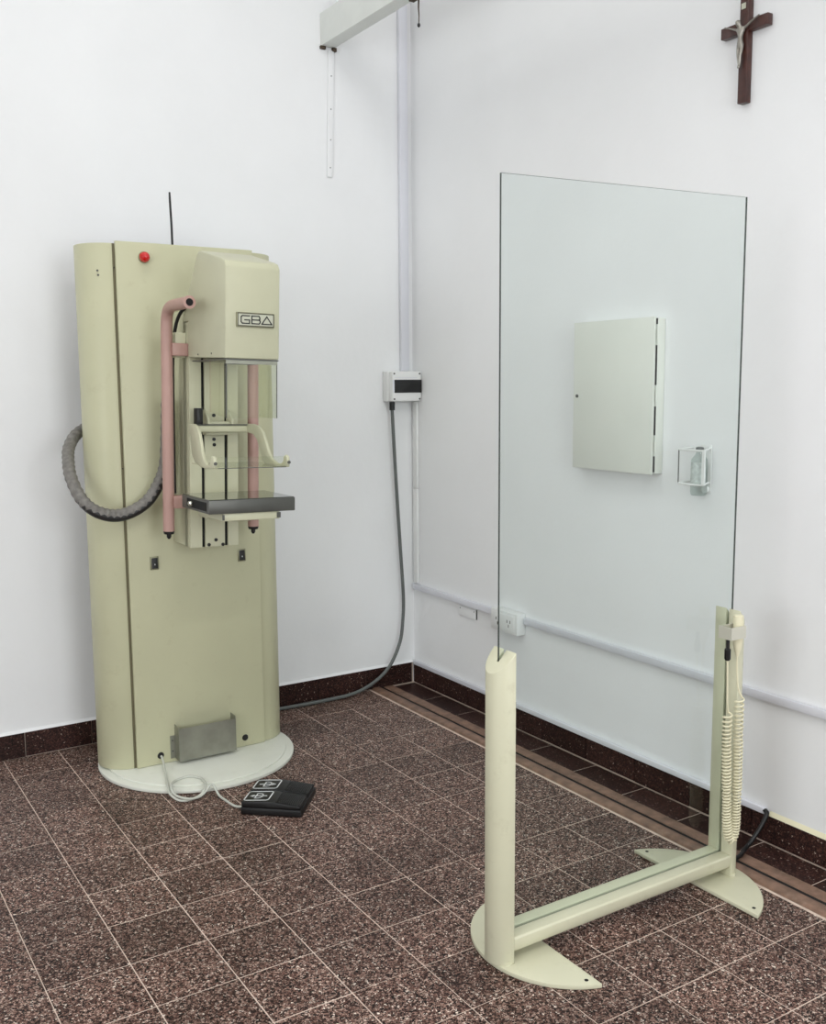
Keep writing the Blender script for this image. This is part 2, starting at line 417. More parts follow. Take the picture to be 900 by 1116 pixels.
# two rocker switches
for sx, sz in ((-1.377, .775), (-1.041, .772)):
    s_ = B().box(sx-.016, sx+.016, -.426, -.4221, sz-.024, sz+.024).build('switch', 'labelrim', mach, bevel=.002)
    B().prism([(-.426, sz-.019), (-.432, sz-.019), (-.428, sz), (-.430, sz+.019), (-.426, sz+.019)], sx-.011, sx+.011, 'x').build('rocker', 'black', s_, bevel=.001)
    B().box(sx-.0012, sx+.0012, -.4305, -.4290, sz-.007, sz-.002).build('mark', 'whiteprint', s_, smooth=0)
# holes in the foot of the panel
for hx, hz in ((-1.381, .055), (-1.047, .057)):
    B().lathe([(.0095, -.4265), (.0125, -.4225), (.0125, -.4221)], (hx, 0, hz), 20, 'y').build('grommet', 'black', mach)
# steel cover box on the panel
cb = B()
x0, x1, z0, z1 = -1.326, -1.103, .034, .158
cb.box(x0, x1, -.470, -.468, z0, z1)
cb.box(x0, x0+.002, -.468, -.4222, z0, z1+.006); cb.box(x1-.002, x1, -.468, -.4222, z0, z1+.010)
cb.box(x0, x1, -.468, -.4222, z0, z0+.002)
cbo = cb.build('steel_cover', 'steel', mach)
B().box(x0-.018, x0, -.4245, -.4222, z0+.002, z0+.088).build('flange', 'steel', cbo)
B().box(x1, x1+.012, -.4245, -.4222, z0+.006, z0+.090).build('flange', 'steel', cbo)
for zz in (.03, .07):
    B().lathe([(.003, -.4262), (.003, -.4246)], (x0-.010, 0, z0+zz), 10, 'y').build('rivet', 'darkmetal', cbo)
    B().lathe([(.003, -.4262), (.003, -.4246)], (x1+.007, 0, z0+zz), 10, 'y').build('rivet', 'darkmetal', cbo)
# thin black rod on top
B().tube([(-1.245, -.36, 1.885), (-1.246, -.36, 1.98), (-1.2485, -.36, 2.06), (-1.249, -.36, 2.09)], [.0042, .0042, .0042, .0034], 8).build('top_cable', 'black', mach)

# the arm hangs a degree or so off plumb
AX, AZ, TH = -1.204, 1.25, .026
def arm(p): return Vector((AX + p.x*math.cos(TH) + (p.z-AZ)*math.sin(TH), p.y, AZ + (p.z-AZ)*math.cos(TH) - p.x*math.sin(TH)))
HW = .0885
# carriage column: rear block, front cover, two slots
col = B().box(-HW, HW, -.545, -.4225, .846, 1.66).xf(arm).build('column', 'arm', mach, bevel=.003)
fc = B().box(-HW, -.046, -.60, -.5452, .845, 1.62).box(-.034, .038, -.60, -.5452, .845, 1.62).box(.050, HW, -.60, -.5452, .845, 1.62)
fc.box(-HW, HW, -.575, -.5454, .845, 1.62)
fc.xf(arm).build('column_cover', 'arm', col)
for sx in (-.040, .044):
    B().box(sx-.0058, sx+.0058, -.592, -.5755, .8445, 1.61).xf(arm).build('slot', 'slot', col, smooth=0)
for sx, sz in ((-.001, 1.305), (-.001, 1.222), (.0, 1.203), (.004, .868), (-.022, .852), (.030, .850)):
    B().lathe([(.0062, -.603), (.0062, -.6001)], (sx, 0, sz), 12, 'y').xf(arm).build('screw', 'black', col)
# X-ray head
prof = [(-.602, 1.500), (-.935, 1.490), (-.942, 1.775), (-.930, 1.792), (-.905, 1.800), (-.730, 1.842), (-.705, 1.842), (-.690, 1.832), (-.560, 1.650), (-.548, 1.632), (-.548, 1.622), (-.602, 1.622)]
head = B().prism(prof, -.0925, .0915, 'x').xf(arm).build('xray_head', 'headpaint', mach, bevel=.008, seg=3, smooth=50)
B().box(-.0915, .0905, -.933, -.640, 1.4855, 1.4895).xf(arm).build('head_underside', 'darkmetal', head, smooth=0)
for yy in (-.70, -.82):
    B().lathe([(.0025, -.0945), (.0025, -.0926)], (0, yy, 1.508), 8, 'x').xf(arm).build('rivet', 'darkmetal', head)
B().lathe([(.052, 1.476), (.058, 1.480), (.058, 1.4854)], (.005, -.84, 0), 28, 'z').xf(arm).build('collimator_ring', 'black', head)
# nameplate with the letters
npx, npz, npy = .0065, 1.612, -.9415
npl = B().box(npx-.064, npx+.064, npy-.0035, npy+.004, npz-.0225, npz+.0225).xf(arm).build('nameplate', 'labelrim', mach, bevel=.001)
B().box(npx-.059, npx+.059, npy-.0045, npy-.0036, npz-.0175, npz+.0175).xf(arm).build('plate_face', 'label', npl, smooth=0)
ltr = B()
def stroke(b, a, c, wd, y):
    a = Vector((a[0], 0, a[1])); c = Vector((c[0], 0, c[1])); d = (c-a).normalized(); n = Vector((-d.z, 0, d.x))*wd/2; e = d*wd/2
    q = [a-e+n, a-e-n, c+e-n, c+e+n]
    b.add([(p.x, y, p.z) for p in q]+[(p.x, y-.0006, p.z) for p in q], [(0, 1, 2, 3), (7, 6, 5, 4), (0, 4, 5, 1), (1, 5, 6, 2), (2, 6, 7, 3), (3, 7, 4, 0)])
h = .0118; wd = .0036; ly_ = npy-.0047
def poly(b, pts, y=ly_, wd=wd):
    for a, c in zip(pts, pts[1:]): stroke(b, a, c, wd, y)
def at(dx, pts): return [(npx+dx+x, npz+z) for x, z in pts]
poly(ltr, at(-.036, [(.014, h), (-.010, h), (-.014, h-.004), (-.014, -h+.004), (-.010, -h), (.014, -h), (.014, -.001), (-.002, -.001)]))
poly(ltr, at(.0, [(-.014, -h), (-.014, h), (.010, h), (.013, h-.004), (.013, .003), (.010, 0), (-.012, 0)]))
poly(ltr, at(.0, [(.010, 0), (.014, -.003), (.014, -h+.004), (.010, -h), (-.014, -h)]))
poly(ltr, at(.037, [(-.017, -h), (0, h), (.017, -h), (-.017, -h)]))
ltr.xf(arm).build('lettering', 'ink', npl, smooth=0, label='dark outlined letters GBA')
fr = B(); xx, zz = .0605, .0195
for a, c in (((-xx, zz), (xx, zz)), ((xx, zz), (xx, -zz)), ((xx, -zz), (-xx, -zz)), ((-xx, -zz), (-xx, zz))):
    stroke(fr, (npx+a[0], npz+a[1]), (npx+c[0], npz+c[1]), .0016, ly_)
fr.xf(arm).build('border_line', 'ink', npl, smooth=0)

# pink grab handles
for sgn in (-1, 1):
    hx = sgn*.157
    top = [(hx, -.575, .905), (hx, -.575, 1.20), (hx, -.575, 1.585), (hx, -.578, 1.625), (hx, -.592, 1.652), (hx, -.62, 1.665), (hx, -.66, 1.668), (hx, -.79, 1.668)]
    if sgn > 0: top = top[:2] + [(hx, -.575, 1.50), (hx, -.575, 1.55), (hx, -.575, 1.60), (hx, -.575, 1.62)]
    hd = B().tube(top[:3], .0195, 20).tube(top[2:], .0195, 20, smooth_path=5).xf(arm).build('handle', 'pink', mach, smooth=50, label='dusty pink tubular grab handle')
    B().lathe([(.0195, .905), (.017, .895), (.008, .894), (.008, .885), (.004, .878)], (hx, -.575, 0), 16).xf(arm).build('end_plug', 'black', hd)
    if sgn < 0: B().lathe([(.0195, -.7905), (.021, -.793), (.021, -.798), (.013, -.7985)], (hx, 0, 1.668), 20, 'y').xf(arm).build('end_ring', 'pink', hd)
    if sgn < 0: B().lathe([(.012, -.7975), (.012, -.7995), (.004, -.7996)], (hx, 0, 1.668), 16, 'y').xf(arm).build('end_hole', 'slot', hd)
    a, c = sorted((sgn*.0890, sgn*.145))
    B().box(a, c, -.600, -.556, 1.505, 1.548).xf(arm).build('bracket', 'pink', hd, bevel=.003)
    B().box(a, c, -.600, -.556, .985, 1.028).xf(arm).build('bracket', 'pink', hd, bevel=.003)
B().box(-.128, -.0890, -.575, -.545, 1.50, 1.585).xf(arm).build('mounting_block', 'arm', mach, bevel=.002)
# black cable behind the left handle
B().tube([(-.092, -.585, 1.668), (-.106, -.568, 1.650), (-.117, -.548, 1.60), (-.121, -.53, 1.50), (-.120, -.525, 1.30), (-.118, -.525, 1.03)], .006, 10, smooth_path=5).xf(arm).build('arm_cable', 'black', mach)

# clear face shield under the head
def pane(b, x0, x1, y0, y1, z0, z1): b.box(x0, x1, y0, y1, z0, z1)
sh = B().box(-.0885, .0875, -.9285, -.9255, 1.303, 1.4854).xf(arm).build('face_shield', 'plexi', mach, smooth=0, label='clear acrylic face shield')
B().prism([(-.925, 1.303), (-.925, 1.4853), (-.79, 1.4853), (-.79, 1.32)], -.0885, -.0855, 'x').xf(arm).build('side_pane', 'plexi', sh, smooth=0)
B().prism([(-.925, 1.303), (-.925, 1.4853), (-.79, 1.4853), (-.79, 1.303)], .0845, .0875, 'x').xf(arm).build('side_pane', 'plexi', sh, smooth=0)
for sx in (-.0870, .0860):
    B().box(sx-.0015, sx+.0015, -.930, -.9285, 1.303, 1.485).xf(arm).build('edge_strip', 'darkmetal', sh, smooth=0)
B().box(-.0885, .0875, -.931, -.9287, 1.474, 1.485).xf(arm).build('top_frame', 'steel', sh, smooth=0)

# compression carriage: bar, two curved side arms, clear tray
cbk = B().box(-.107, .107, -.662, -.640, 1.248, 1.272).xf(arm).build('compression_frame', 'arm', mach, bevel=.006, seg=3)
B().box(-.045, .050, -.641, -.6035, 1.238, 1.285).xf(arm).build('carriage_block', 'arm', cbk, bevel=.003)
B().box(-.100, .104, -.664, -.640, 1.2725, 1.2755).xf(arm).build('bar_top', 'darkmetal', cbk, smooth=0)
for sx in (-.040, .046):
    B().prism([(-.604, 1.276), (-.66, 1.276), (-.655, 1.292), (-.625, 1.32), (-.604, 1.325)], sx-.004, sx+.004, 'x').xf(arm).build('rib', 'arm', cbk, bevel=.0015)
kn = B().box(-.084, -.062, -.660, -.628, 1.276, 1.330).xf(arm).build('scale_knob', 'black', cbk, bevel=.002)
side = [(-.640, 1.277), (-.70, 1.278), (-.735, 1.272), (-.765, 1.252), (-.785, 1.222), (-.802, 1.190), (-.825, 1.165), (-.86, 1.152), (-.885, 1.152), (-.900, 1.160), (-.907, 1.178), (-.918, 1.184), (-.930, 1.177), (-.934, 1.160), (-.930, 1.144), (-.86, 1.138), (-.78, 1.140), (-.715, 1.150), (-.682, 1.170), (-.664, 1.205), (-.655, 1.240), (-.640, 1.245)]
slim = side[:15] + [(-.86, 1.138), (-.80, 1.140), (-.765, 1.155), (-.748, 1.190), (-.728, 1.225), (-.70, 1.243), (-.66, 1.248), (-.640, 1.248)]
for sgn in (-1, 1):
    def bend(p, sgn=sgn):
        t = min(1, max(0, (-.64-p.y)/.26)); return arm(Vector((p.x+sgn*.026*t, p.y, p.z)))
    a, c = sorted((sgn*.106, sgn*.095))
    ar = B().prism(side if sgn < 0 else slim, a, c, 'x').xf(bend).build('side_arm', 'arm', cbk, bevel=.0025, smooth=50)
    B().lathe([(.0055, -.9375), (.0055, -.934)], (sgn*.127, 0, 1.160), 12, 'y').xf(arm).build('screw', 'darkmetal', ar)
tray = B().box(-.118, .118, -.9315, -.9285, 1.145, 1.180).box(-.118, .118, -.9285, -.700, 1.145, 1.148).xf(arm).build('tray', 'plexi', cbk, smooth=0, label='clear acrylic compression tray')
B().box(-.118, .118, -.933, -.9316, 1.1435, 1.1460).xf(arm).build('tray_edge', 'darkmetal', tray, smooth=0)

# cassette platform
plt = B().box(-.150, .150, -.934, -.690, 1.000, 1.0435).xf(arm).build('cassette_platform', 'darkmetal', mach, bevel=.002)
B().box(-.148, .148, -.931, -.693, 1.0437, 1.0460).xf(arm).build('platform_top', 'darktop', plt, smooth=0, label='dark glossy platform top')
B().box(-.1512, -.1502, -.915, -.74, 1.008, 1.036).xf(arm).build('side_recess', 'slot', plt, smooth=0)
B().lathe([(.0065, -.168), (.008, -.164), (.008, -.158), (.004, -.156), (.004, -.1514)], (0, -.80, 1.023), 16, 'x').xf(arm).build('chrome_knob', 'chrome', plt, label='small chrome knob')
B().box(-.060, .066, -.694, -.6005, .955, 1.020).xf(arm).build('platform_bracket', 'arm', plt, bevel=.004)
B().box(-.100, .100, -.925, -.700, .974, .9995).xf(arm).build('platform_carrier', 'arm', plt, bevel=.004)
for xa_, xb_ in ((-.1015, -.094), (.088, .1015)): B().box(xa_, xb_, -.9268, -.9252, .978, .996).xf(arm).build('carrier_clip', 'darkmetal', plt)
B().lathe([(.050, .962), (.056, .966), (.056, .9738)], (.0, -.80, 0), 28).xf(arm).build('turning_disc', 'arm', plt)

# corrugated hose looping from the back round to the arm
hp = [(-1.44, -.165, 1.275), (-1.51, -.160, 1.262), (-1.572, -.20, 1.236), (-1.618, -.27, 1.195), (-1.640, -.34, 1.150), (-1.649, -.40, 1.10), (-1.635, -.455, 1.035), (-1.600, -.480, .992), (-1.540, -.482, .968), (-1.476, -.482, .974), (-1.412, -.484, 1.010), (-1.370, -.488, 1.070), (-1.347, -.492, 1.136), (-1.338, -.495, 1.25), (-1.332, -.495, 1.36)]
hb = B(); hpts = catmull([Vector(p) for p in hp], 12)
hb.tube(hpts, [.0205+.0013*math.sin(i*1.57) for i in range(len(hpts))], 16)
hose = hb.build('hose', 'hose', mach, smooth=60, label='grey corrugated hose')
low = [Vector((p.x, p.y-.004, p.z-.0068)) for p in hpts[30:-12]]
B().tube(low, .0165, 12).build('dark_underside', 'hosestripe', hose, smooth=60)  # darker tube along the lower side of the hose

# ------------------------------------------------------------------ foot pedal
PC = Vector((-1.146, -.940, 0)); PR = math.radians(-41)
ped = thing('foot_pedal_switch', PC, 'black double foot pedal on the tiles with white arrow symbols and pale cord', 'foot pedal')
def pl_(p):
    c, s = math.cos(PR), math.sin(PR); return Vector((PC.x+p.x*c-p.y*s, PC.y+p.x*s+p.y*c, p.z))
B().box(-.103, .103, -.100, .098, .001, .026).xf(pl_).build('base', 'black', ped, bevel=.004)
for k, (ya, yb) in enumerate(((-.098, -.004), (.002, .094))):
    pr_ = [(-.101, .0265), (-.101, .044), (-.010, .050), (.020, .046), (.099, .037), (.099, .0265)]
    pd = B().prism(pr_, ya, yb, 'y').xf(pl_).build('pedal', 'black', ped, bevel=.003)
    rb = 0
    for i in range(13):
        x = .016+i*.0065; z = .0461-(x-.020)*.114
        B().box(x, x+.003, ya+.006, yb-.006, z-.002, z+.0024).xf(pl_).build('grip_rib', 'black', pd, smooth=0)
    yc = (ya+yb)/2
    def up(x): return .0441+(x+.101)*.0659+.0004
    def flat(b, pts, wd):
        for a, c in zip(pts, pts[1:]):
            d = Vector((c[0]-a[0], c[1]-a[1])); d.normalize(); n = Vector((-d.y, d.x))*wd/2; e = d*wd/2
            q = [Vector(a)-e+n, Vector(a)-e-n, Vector(c)+e-n, Vector(c)+e+n]
            b.add([(p.x, p.y, up(p.x)) for p in q]+[(p.x, p.y, up(p.x)+.0006) for p in q], [(3, 2, 1, 0), (4, 5, 6, 7), (0, 1, 5, 4), (1, 2, 6, 5), (2, 3, 7, 6), (3, 0, 4, 7)])
    fb = B(); xa, xb, ra = -.096, -.012, .010; ha = .036
    ring = []
    for cx, cy, a0 in ((xb-ra, yc+ha-ra, 0), (xa+ra, yc+ha-ra, 90), (xa+ra, yc-ha+ra, 180), (xb-ra, yc-ha+ra, 270)):
        for i in range(5):
            a = math.radians(a0+i*22.5); ring.append((cx+ra*math.cos(a), cy+ra*math.sin(a)))
    flat(fb, ring+[ring[0]], .0042)
    fb.xf(pl_).build('symbol_frame', 'whiteprint', pd, smooth=0)
    sb = B(); mx_ = (xa+xb)/2; dr = 1 if k == 1 else -1
    flat(sb, [(mx_-.026, yc), (mx_+.026, yc)], .0042)
    dd = [(mx_-.009, yc-.019)] + [(mx_-.002+.016*math.sin(math.radians(a)), yc-.019*math.cos(math.radians(a))) for a in range(0, 181, 20)] + [(mx_-.009, yc+.019), (mx_-.009, yc-.019)]
    flat(sb, dd, .0042)
    tip = mx_+dr*.031
    tri = [(tip, yc), (tip-dr*.014, yc+.009), (tip-dr*.014, yc-.009)]
    sb.add([(x, y_, up(x)) for x, y_ in tri]+[(x, y_, up(x)+.0006) for x, y_ in tri], [(0, 1, 2), (3, 4, 5), (0, 1, 4, 3), (1, 2, 5, 4), (2, 0, 3, 5)])
    sb.xf(pl_).build('symbol', 'whiteprint', pd, smooth=0, label='white D symbol with an arrow')
cp = [(-1.381, -.424, .054), (-1.382, -.440, .051), (-1.392, -.490, .038), (-1.408, -.556, .0265), (-1.432, -.650, .0255), (-1.440, -.690, .016), (-1.425, -.735, .006), (-1.395, -.752, .006), (-1.350, -.742, .010), (-1.322, -.715, .026), (-1.309, -.650, .026), (-1.336, -.602, .026), (-1.386, -.609, .026), (-1.424, -.660, .034), (-1.430, -.705, .018), (-1.405, -.756, .014), (-1.362, -.752, .008), (-1.330, -.738, .015), (-1.309, -.729, .032), (-1.299, -.738, .030), (-1.294, -.770, .006), (-1.291, -.830, .006), (-1.283, -.890, .007), (-1.262, -.922, .014), (-1.240, -.915, .014)]
B().tube(cp, .0042, 10, smooth_path=8).build('cord', 'whitecable', ped, smooth=60, label='pale grey looped cord')

# ------------------------------------------------------------------ wall fittings near the corner
box = thing('breaker_box', (-.085, 0, 1.33), 'small white breaker box with dark window in the corner of the walls', 'breaker box')
B().box(-.163, -.004, -.050, -.001, 1.330, 1.467).build('box_body', 'white', box, bevel=.006, seg=3)
B().box(-.160, -.006, -.083, -.0505, 1.332, 1.465).build('box_cover', 'white', box, bevel=.005, seg=3)
win = B().box(-.150, -.006, -.086, -.0835, 1.370, 1.428).build('window_flap', 'black', box, bevel=.001, label='dark smoked window flap')
B().box(-.158, -.1505, -.0855, -.0835, 1.370, 1.428).build('hinge_strip', 'conduit', win, smooth=0)
for sx in (-.150, -.016):
    for sz in (1.342, 1.455):
        B().lathe([(.0042, -.0850), (.0042, -.0832)], (sx, 0, sz), 12, 'y').build('screw', 'darkmetal', box)
B().box(-.148, -.030, -.0845, -.0832, 1.436, 1.4385).build('groove', 'conduit', box, smooth=0)
vc = tag(B().box(-.072, -.030, -.022, -.0008, 1.4675, CEIL-.002).build('cable_conduit', 'conduit', bevel=.003), 'pale lavender vertical cable conduit rising from the breaker box', 'conduit')
# narrow raceway down the corner
rw = thing('cable_raceway', (-.006, -.028, .48), 'narrow white vertical cable raceway in the corner below the breaker box', 'raceway')
B().box(-.012, -.0008, -.050, -.014, .930, 1.329).build('cover_strip', 'white', rw, bevel=.002)
B().box(-.012, -.0008, -.050, -.014, .484, .9285).build('cover_strip', 'white', rw, bevel=.002)
# horizontal trunking
tr = thing('wall_trunking', (0, -1.2, .44), 'long white horizontal cable trunking along the right wall behind the glass screen', 'trunking')
def tz(y): return .466-.006*(-y)     # sags a little
for ya, yb in ((-.660, -.014), (-6.15, -.842)):
    b = B()
    b.add([(x, y_, tz(max(y_, -2.6))+z) for y_ in (ya, yb) for x, z in ((-.0008, -.013), (-.018, -.013), (-.018, .013), (-.0008, .013))],
          [(0, 1, 2, 3), (7, 6, 5, 4), (0, 4, 5, 1), (1, 5, 6, 2), (2, 6, 7, 3), (3, 7, 4, 0)])
    b.build('cover_strip', 'conduit', tr, bevel=.002)
# outlet
ob = thing('outlet_box', (0, -.75, .40), 'white surface mounted power outlet box on the trunking behind the glass', 'outlet')
B().box(-.046, -.0008, -.838, -.664, .402, .490).build('box_body', 'white', ob, bevel=.004)
op = B().box(-.050, -.0464, -.822, -.680, .414, .478).build('face_plate', 'white', ob, bevel=.0015)
for cy_ in (-.715, -.787):
    for dy, dz in ((-.010, .006), (.010, .006), (0, -.012)):
        B().box(-.0506, -.0499, cy_+dy-.0018, cy_+dy+.0018, .446+dz-.006, .446+dz+.006).build('socket_hole', 'slot', op, smooth=0)
# blank plate just under the trunking
bpz = thing('blank_plate', (0, -.44, .40), 'flat white blank cover plate under the trunking left of the outlet', 'cover plate')
B().box(-.006, -.0008, -.505, -.375, .397, .440).build('plate', 'wall', bpz, bevel=.0015)
for yy in (-.388, -.492):
    B().lathe([(.0025, -.0072), (.0025, -.0061)], (0, yy, .431), 8, 'x').build('screw', 'darkmetal', bpz)
B().box(-.0062, -.0009, -.5075, -.5052, .399, .442).build('edge_gap', 'darkmetal', bpz, smooth=0)
# grey power cable from breaker box down to the floor and behind the machine
gp = [(-.140, -.045, 1.327), (-.137, -.045, 1.25), (-.120, -.04, .99), (-.098, -.04, .65), (-.084, -.04, .43), (-.090, -.042, .31), (-.108, -.045, .215), (-.165, -.05, .115), (-.245, -.055, .055), (-.36, -.06, .018), (-.52, -.06, .0105), (-.70, -.055, .0105), (-.86, -.045, .0105), (-1.0, -.04, .0105)]
gc = thing('power_cable', (-.5, -.05, 0), 'grey power cable hanging from the breaker box and running behind the machine', 'cable')
B().tube(gp, .0078, 12, smooth_path=8).build('cable', 'greycable', gc, smooth=60)
B().lathe([(.0125, 1.292), (.0125, 1.3295)], (-.139, -.045, 0), 14).build('cable_gland', 'black', gc)
# skirting trunking with black cable
st = thing('skirting_trunking', (0, -1.0, .09), 'slim white cable trunking on top of the right skirting', 'trunking')
B().box(-.017, -.0008, -2.018, -.016, .0885, .108).build('cover_strip', 'conduit', st, bevel=.002)
B().box(-.014, -.004, -2.0195, -2.0181, .091, .105).build('open_end', 'slot', st, smooth=0)
bc = B().tube([(-.010, -2.010, .099), (-.014, -2.026, .100), (-.024, -2.034, .092), (-.050, -2.033, .060), (-.078, -2.030, .030), (-.105, -2.032, .0145), (-.14, -2.045, .0145), (-.17, -2.06, .0145), (-.215, -2.07, .0165)], .0065, 10, smooth_path=7).build('black_cable', 'black', smooth=60)
tag(bc, 'short black cable leaving the skirting trunking beside the glass screen', 'cable')

# thin strip on the left wall under the overhead rail
wsp = thing('wall_strip', (-.41, 0, 2.29), 'thin painted vertical strip on the left wall under the overhead rail', 'cable strip')
B().add([(x, y_, z) for z, xc in ((2.287, -.417), (2.803, -.401)) for x, y_ in ((xc-.013, -.0008), (xc+.013, -.0008), (xc+.013, -.009), (xc-.013, -.009))],
        [(0, 1, 2, 3), (7, 6, 5, 4), (0, 4, 5, 1), (1, 5, 6, 2), (2, 6, 7, 3), (3, 7, 4, 0)]).build('strip', 'wall', wsp, bevel=.001)
for z in (2.325, 2.44, 2.565, 2.70):
    B().lathe([(.0026, -.0102), (.0026, -.0091)], (-.416+(z-2.287)*.031, 0, z), 8, 'y').build('nail', 'darkmetal', wsp)
# overhead rail
rl = thing('overhead_rail', (-.417, -2.0, 2.81), 'white overhead rail running out from the left wall at the top', 'rail')
B().box(-.449, -.385, RY0+.001, -.001, 2.815, 2.945).build('rail_beam', 'rail', rl, bevel=.002)
B().box(-.452, -.428, -.012, -.001, 2.803, 2.8148).build('end_bracket', 'rust', rl)
B().box(-.396, -.378, -.015, -.001, 2.800, 2.8148).build('end_bracket', 'rust', rl)
hk = thing('hanging_hook', (-.392, -.66, 2.70), 'small rusty hook with a cord end hanging from the overhead rail', 'hook')
B().box(-.405, -.383, -.720, -.625, 2.809, 2.8149).build('hook_plate', 'rust', hk)
B().tube([(-.392, -.672, 2.810), (-.393, -.672, 2.775), (-.391, -.672, 2.745), (-.392, -.672, 2.722)], [.0035, .003, .002, .002], 8).build('cord', 'rust', hk)
B().lathe([(.0005, 2.706), (.0045, 2.709), (.006, 2.714), (.0045, 2.720), (.0005, 2.7225)], (-.392, -.672, 0), 12).build('knob', 'black', hk)

# ------------------------------------------------------------------ wall cabinet, bottle holder, bottle, crucifix
cab = thing('wall_cabinet', (0, -1.353, 1.105), 'shallow white metal wall cabinet with a flat door behind the glass', 'cabinet')
B().box(-.036, -.0008, -1.550, -1.158, 1.107, 1.618).build('cabinet_box', 'cabinet', cab, bevel=.002)
dr_ = B().add([(x, y_, z) for z in (1.104, 1.622) for x, y_ in ((-.0385, -1.155), (-.0395, -1.545), (-.0475, -1.545), (-.0465, -1.155))],
        [(0, 1, 2, 3), (7, 6, 5, 4), (0, 4, 5, 1), (1, 5, 6, 2), (2, 6, 7, 3), (3, 7, 4, 0)]).build('door', 'cabinet', cab, bevel=.001)
B().lathe([(.006, -.0500), (.006, -.0468)], (0, -1.176, 1.362), 14, 'x').build('lock', 'darkmetal', dr_)
for za, zb in ((1.40, 1.53), (1.235, 1.33), (1.112, 1.165), (1.598, 1.617)):
    B().box(-.0385, -.0364, -1.5495, -1.538, za, zb).build('hinge_gap', 'slot', dr_, smooth=0)
for zc in (1.365, 1.20, 1.565):
    B().tube([(-.0375, -1.5512, zc-.02), (-.0375, -1.5512, zc+.02)], .0035, 10).build('hinge', 'cabinet', dr_)
hol = thing('bottle_holder', (0, -1.725, 1.08), 'white wire bottle holder on the wall right of the cabinet', 'bottle holder')
yA, yB, xf_, zb_, zt_ = -1.676, -1.778, -.060, 1.088, 1.196
for z in (zb_, zt_):
    B().tube([(-.003, -1.683, z+.004), (xf_, yA, z), (xf_-.004, (yA+yB)/2, z-.001), (xf_, yB, z), (-.003, -1.752, z+.004)], .0034, 8).build('loop', 'white', hol)
B().tube([(xf_, yA, zb_), (xf_, yA, zt_)], .0020, 8).build('upright', 'darkmetal', hol)
B().box(xf_-.003, xf_+.003, yB-.005, yB+.005, zb_, zt_).build('upright', 'white', hol)
B().box(-.004, -.0008, -1.760, -1.715, zb_-.03, zt_+.015).build('back_plate', 'white', hol, bevel=.001)
B().lathe([(.012, -.012), (.012, -.0041)], (0, -1.742, zb_-.018), 14, 'x').build('fixing_screw', 'white', hol)
bt = thing('plastic_bottle', (-.045, -1.742, 1.055), 'clear plastic bottle with printed label standing in the wire holder', 'bottle')
cxb, cyb = -.0325, -1.737
B().lathe([(.022, 1.052), (.025, 1.056), (.0262, 1.066), (.0262, 1.150), (.025, 1.166), (.013, 1.182), (.011, 1.188), (.011, 1.193)], (cxb, cyb, 0), 28).build('bottle_body', 'bottleplastic', bt)
B().lathe([(.0125, 1.1935), (.0125, 1.204), (.006, 1.206)], (cxb, cyb, 0), 18).build('cap', 'greycable', bt)
pa = B()
for i in range(13):
    a = math.radians(150+i*10)
    for z in (1.092, 1.158): pa.v.append((cxb+.0269*math.cos(a), cyb+.0269*math.sin(a), z))
pa.f = [(2*i, 2*i+1, 2*i+3, 2*i+2) for i in range(12)]; pa.mi = [0]*12
M['bottlelabel'] = paint('bottle_label', (190, 198, 195), .6, var=.2, nscale=90)
pa.build('label_band', 'bottlelabel', bt)

cr = thing('crucifix', (0, -1.848, 2.22), 'dark wooden crucifix with silver figure on the right wall', 'crucifix')
YC = -1.846
B().box(-.024, -.001, YC-.0155, YC+.0155, 2.223, 2.525).build('upright_beam', 'wood', cr, bevel=.0025)
B().box(-.0245, -.0015, YC-.084, YC-.0157, 2.421, 2.453).build('cross_arm', 'wood', cr, bevel=.0025)
B().box(-.0245, -.0015, YC+.0157, YC+.084, 2.421, 2.453).build('cross_arm', 'wood', cr, bevel=.0025)
B().box(-.0262, -.0241, YC-.006, YC+.009, 2.486, 2.502).build('plaque', 'label', cr)
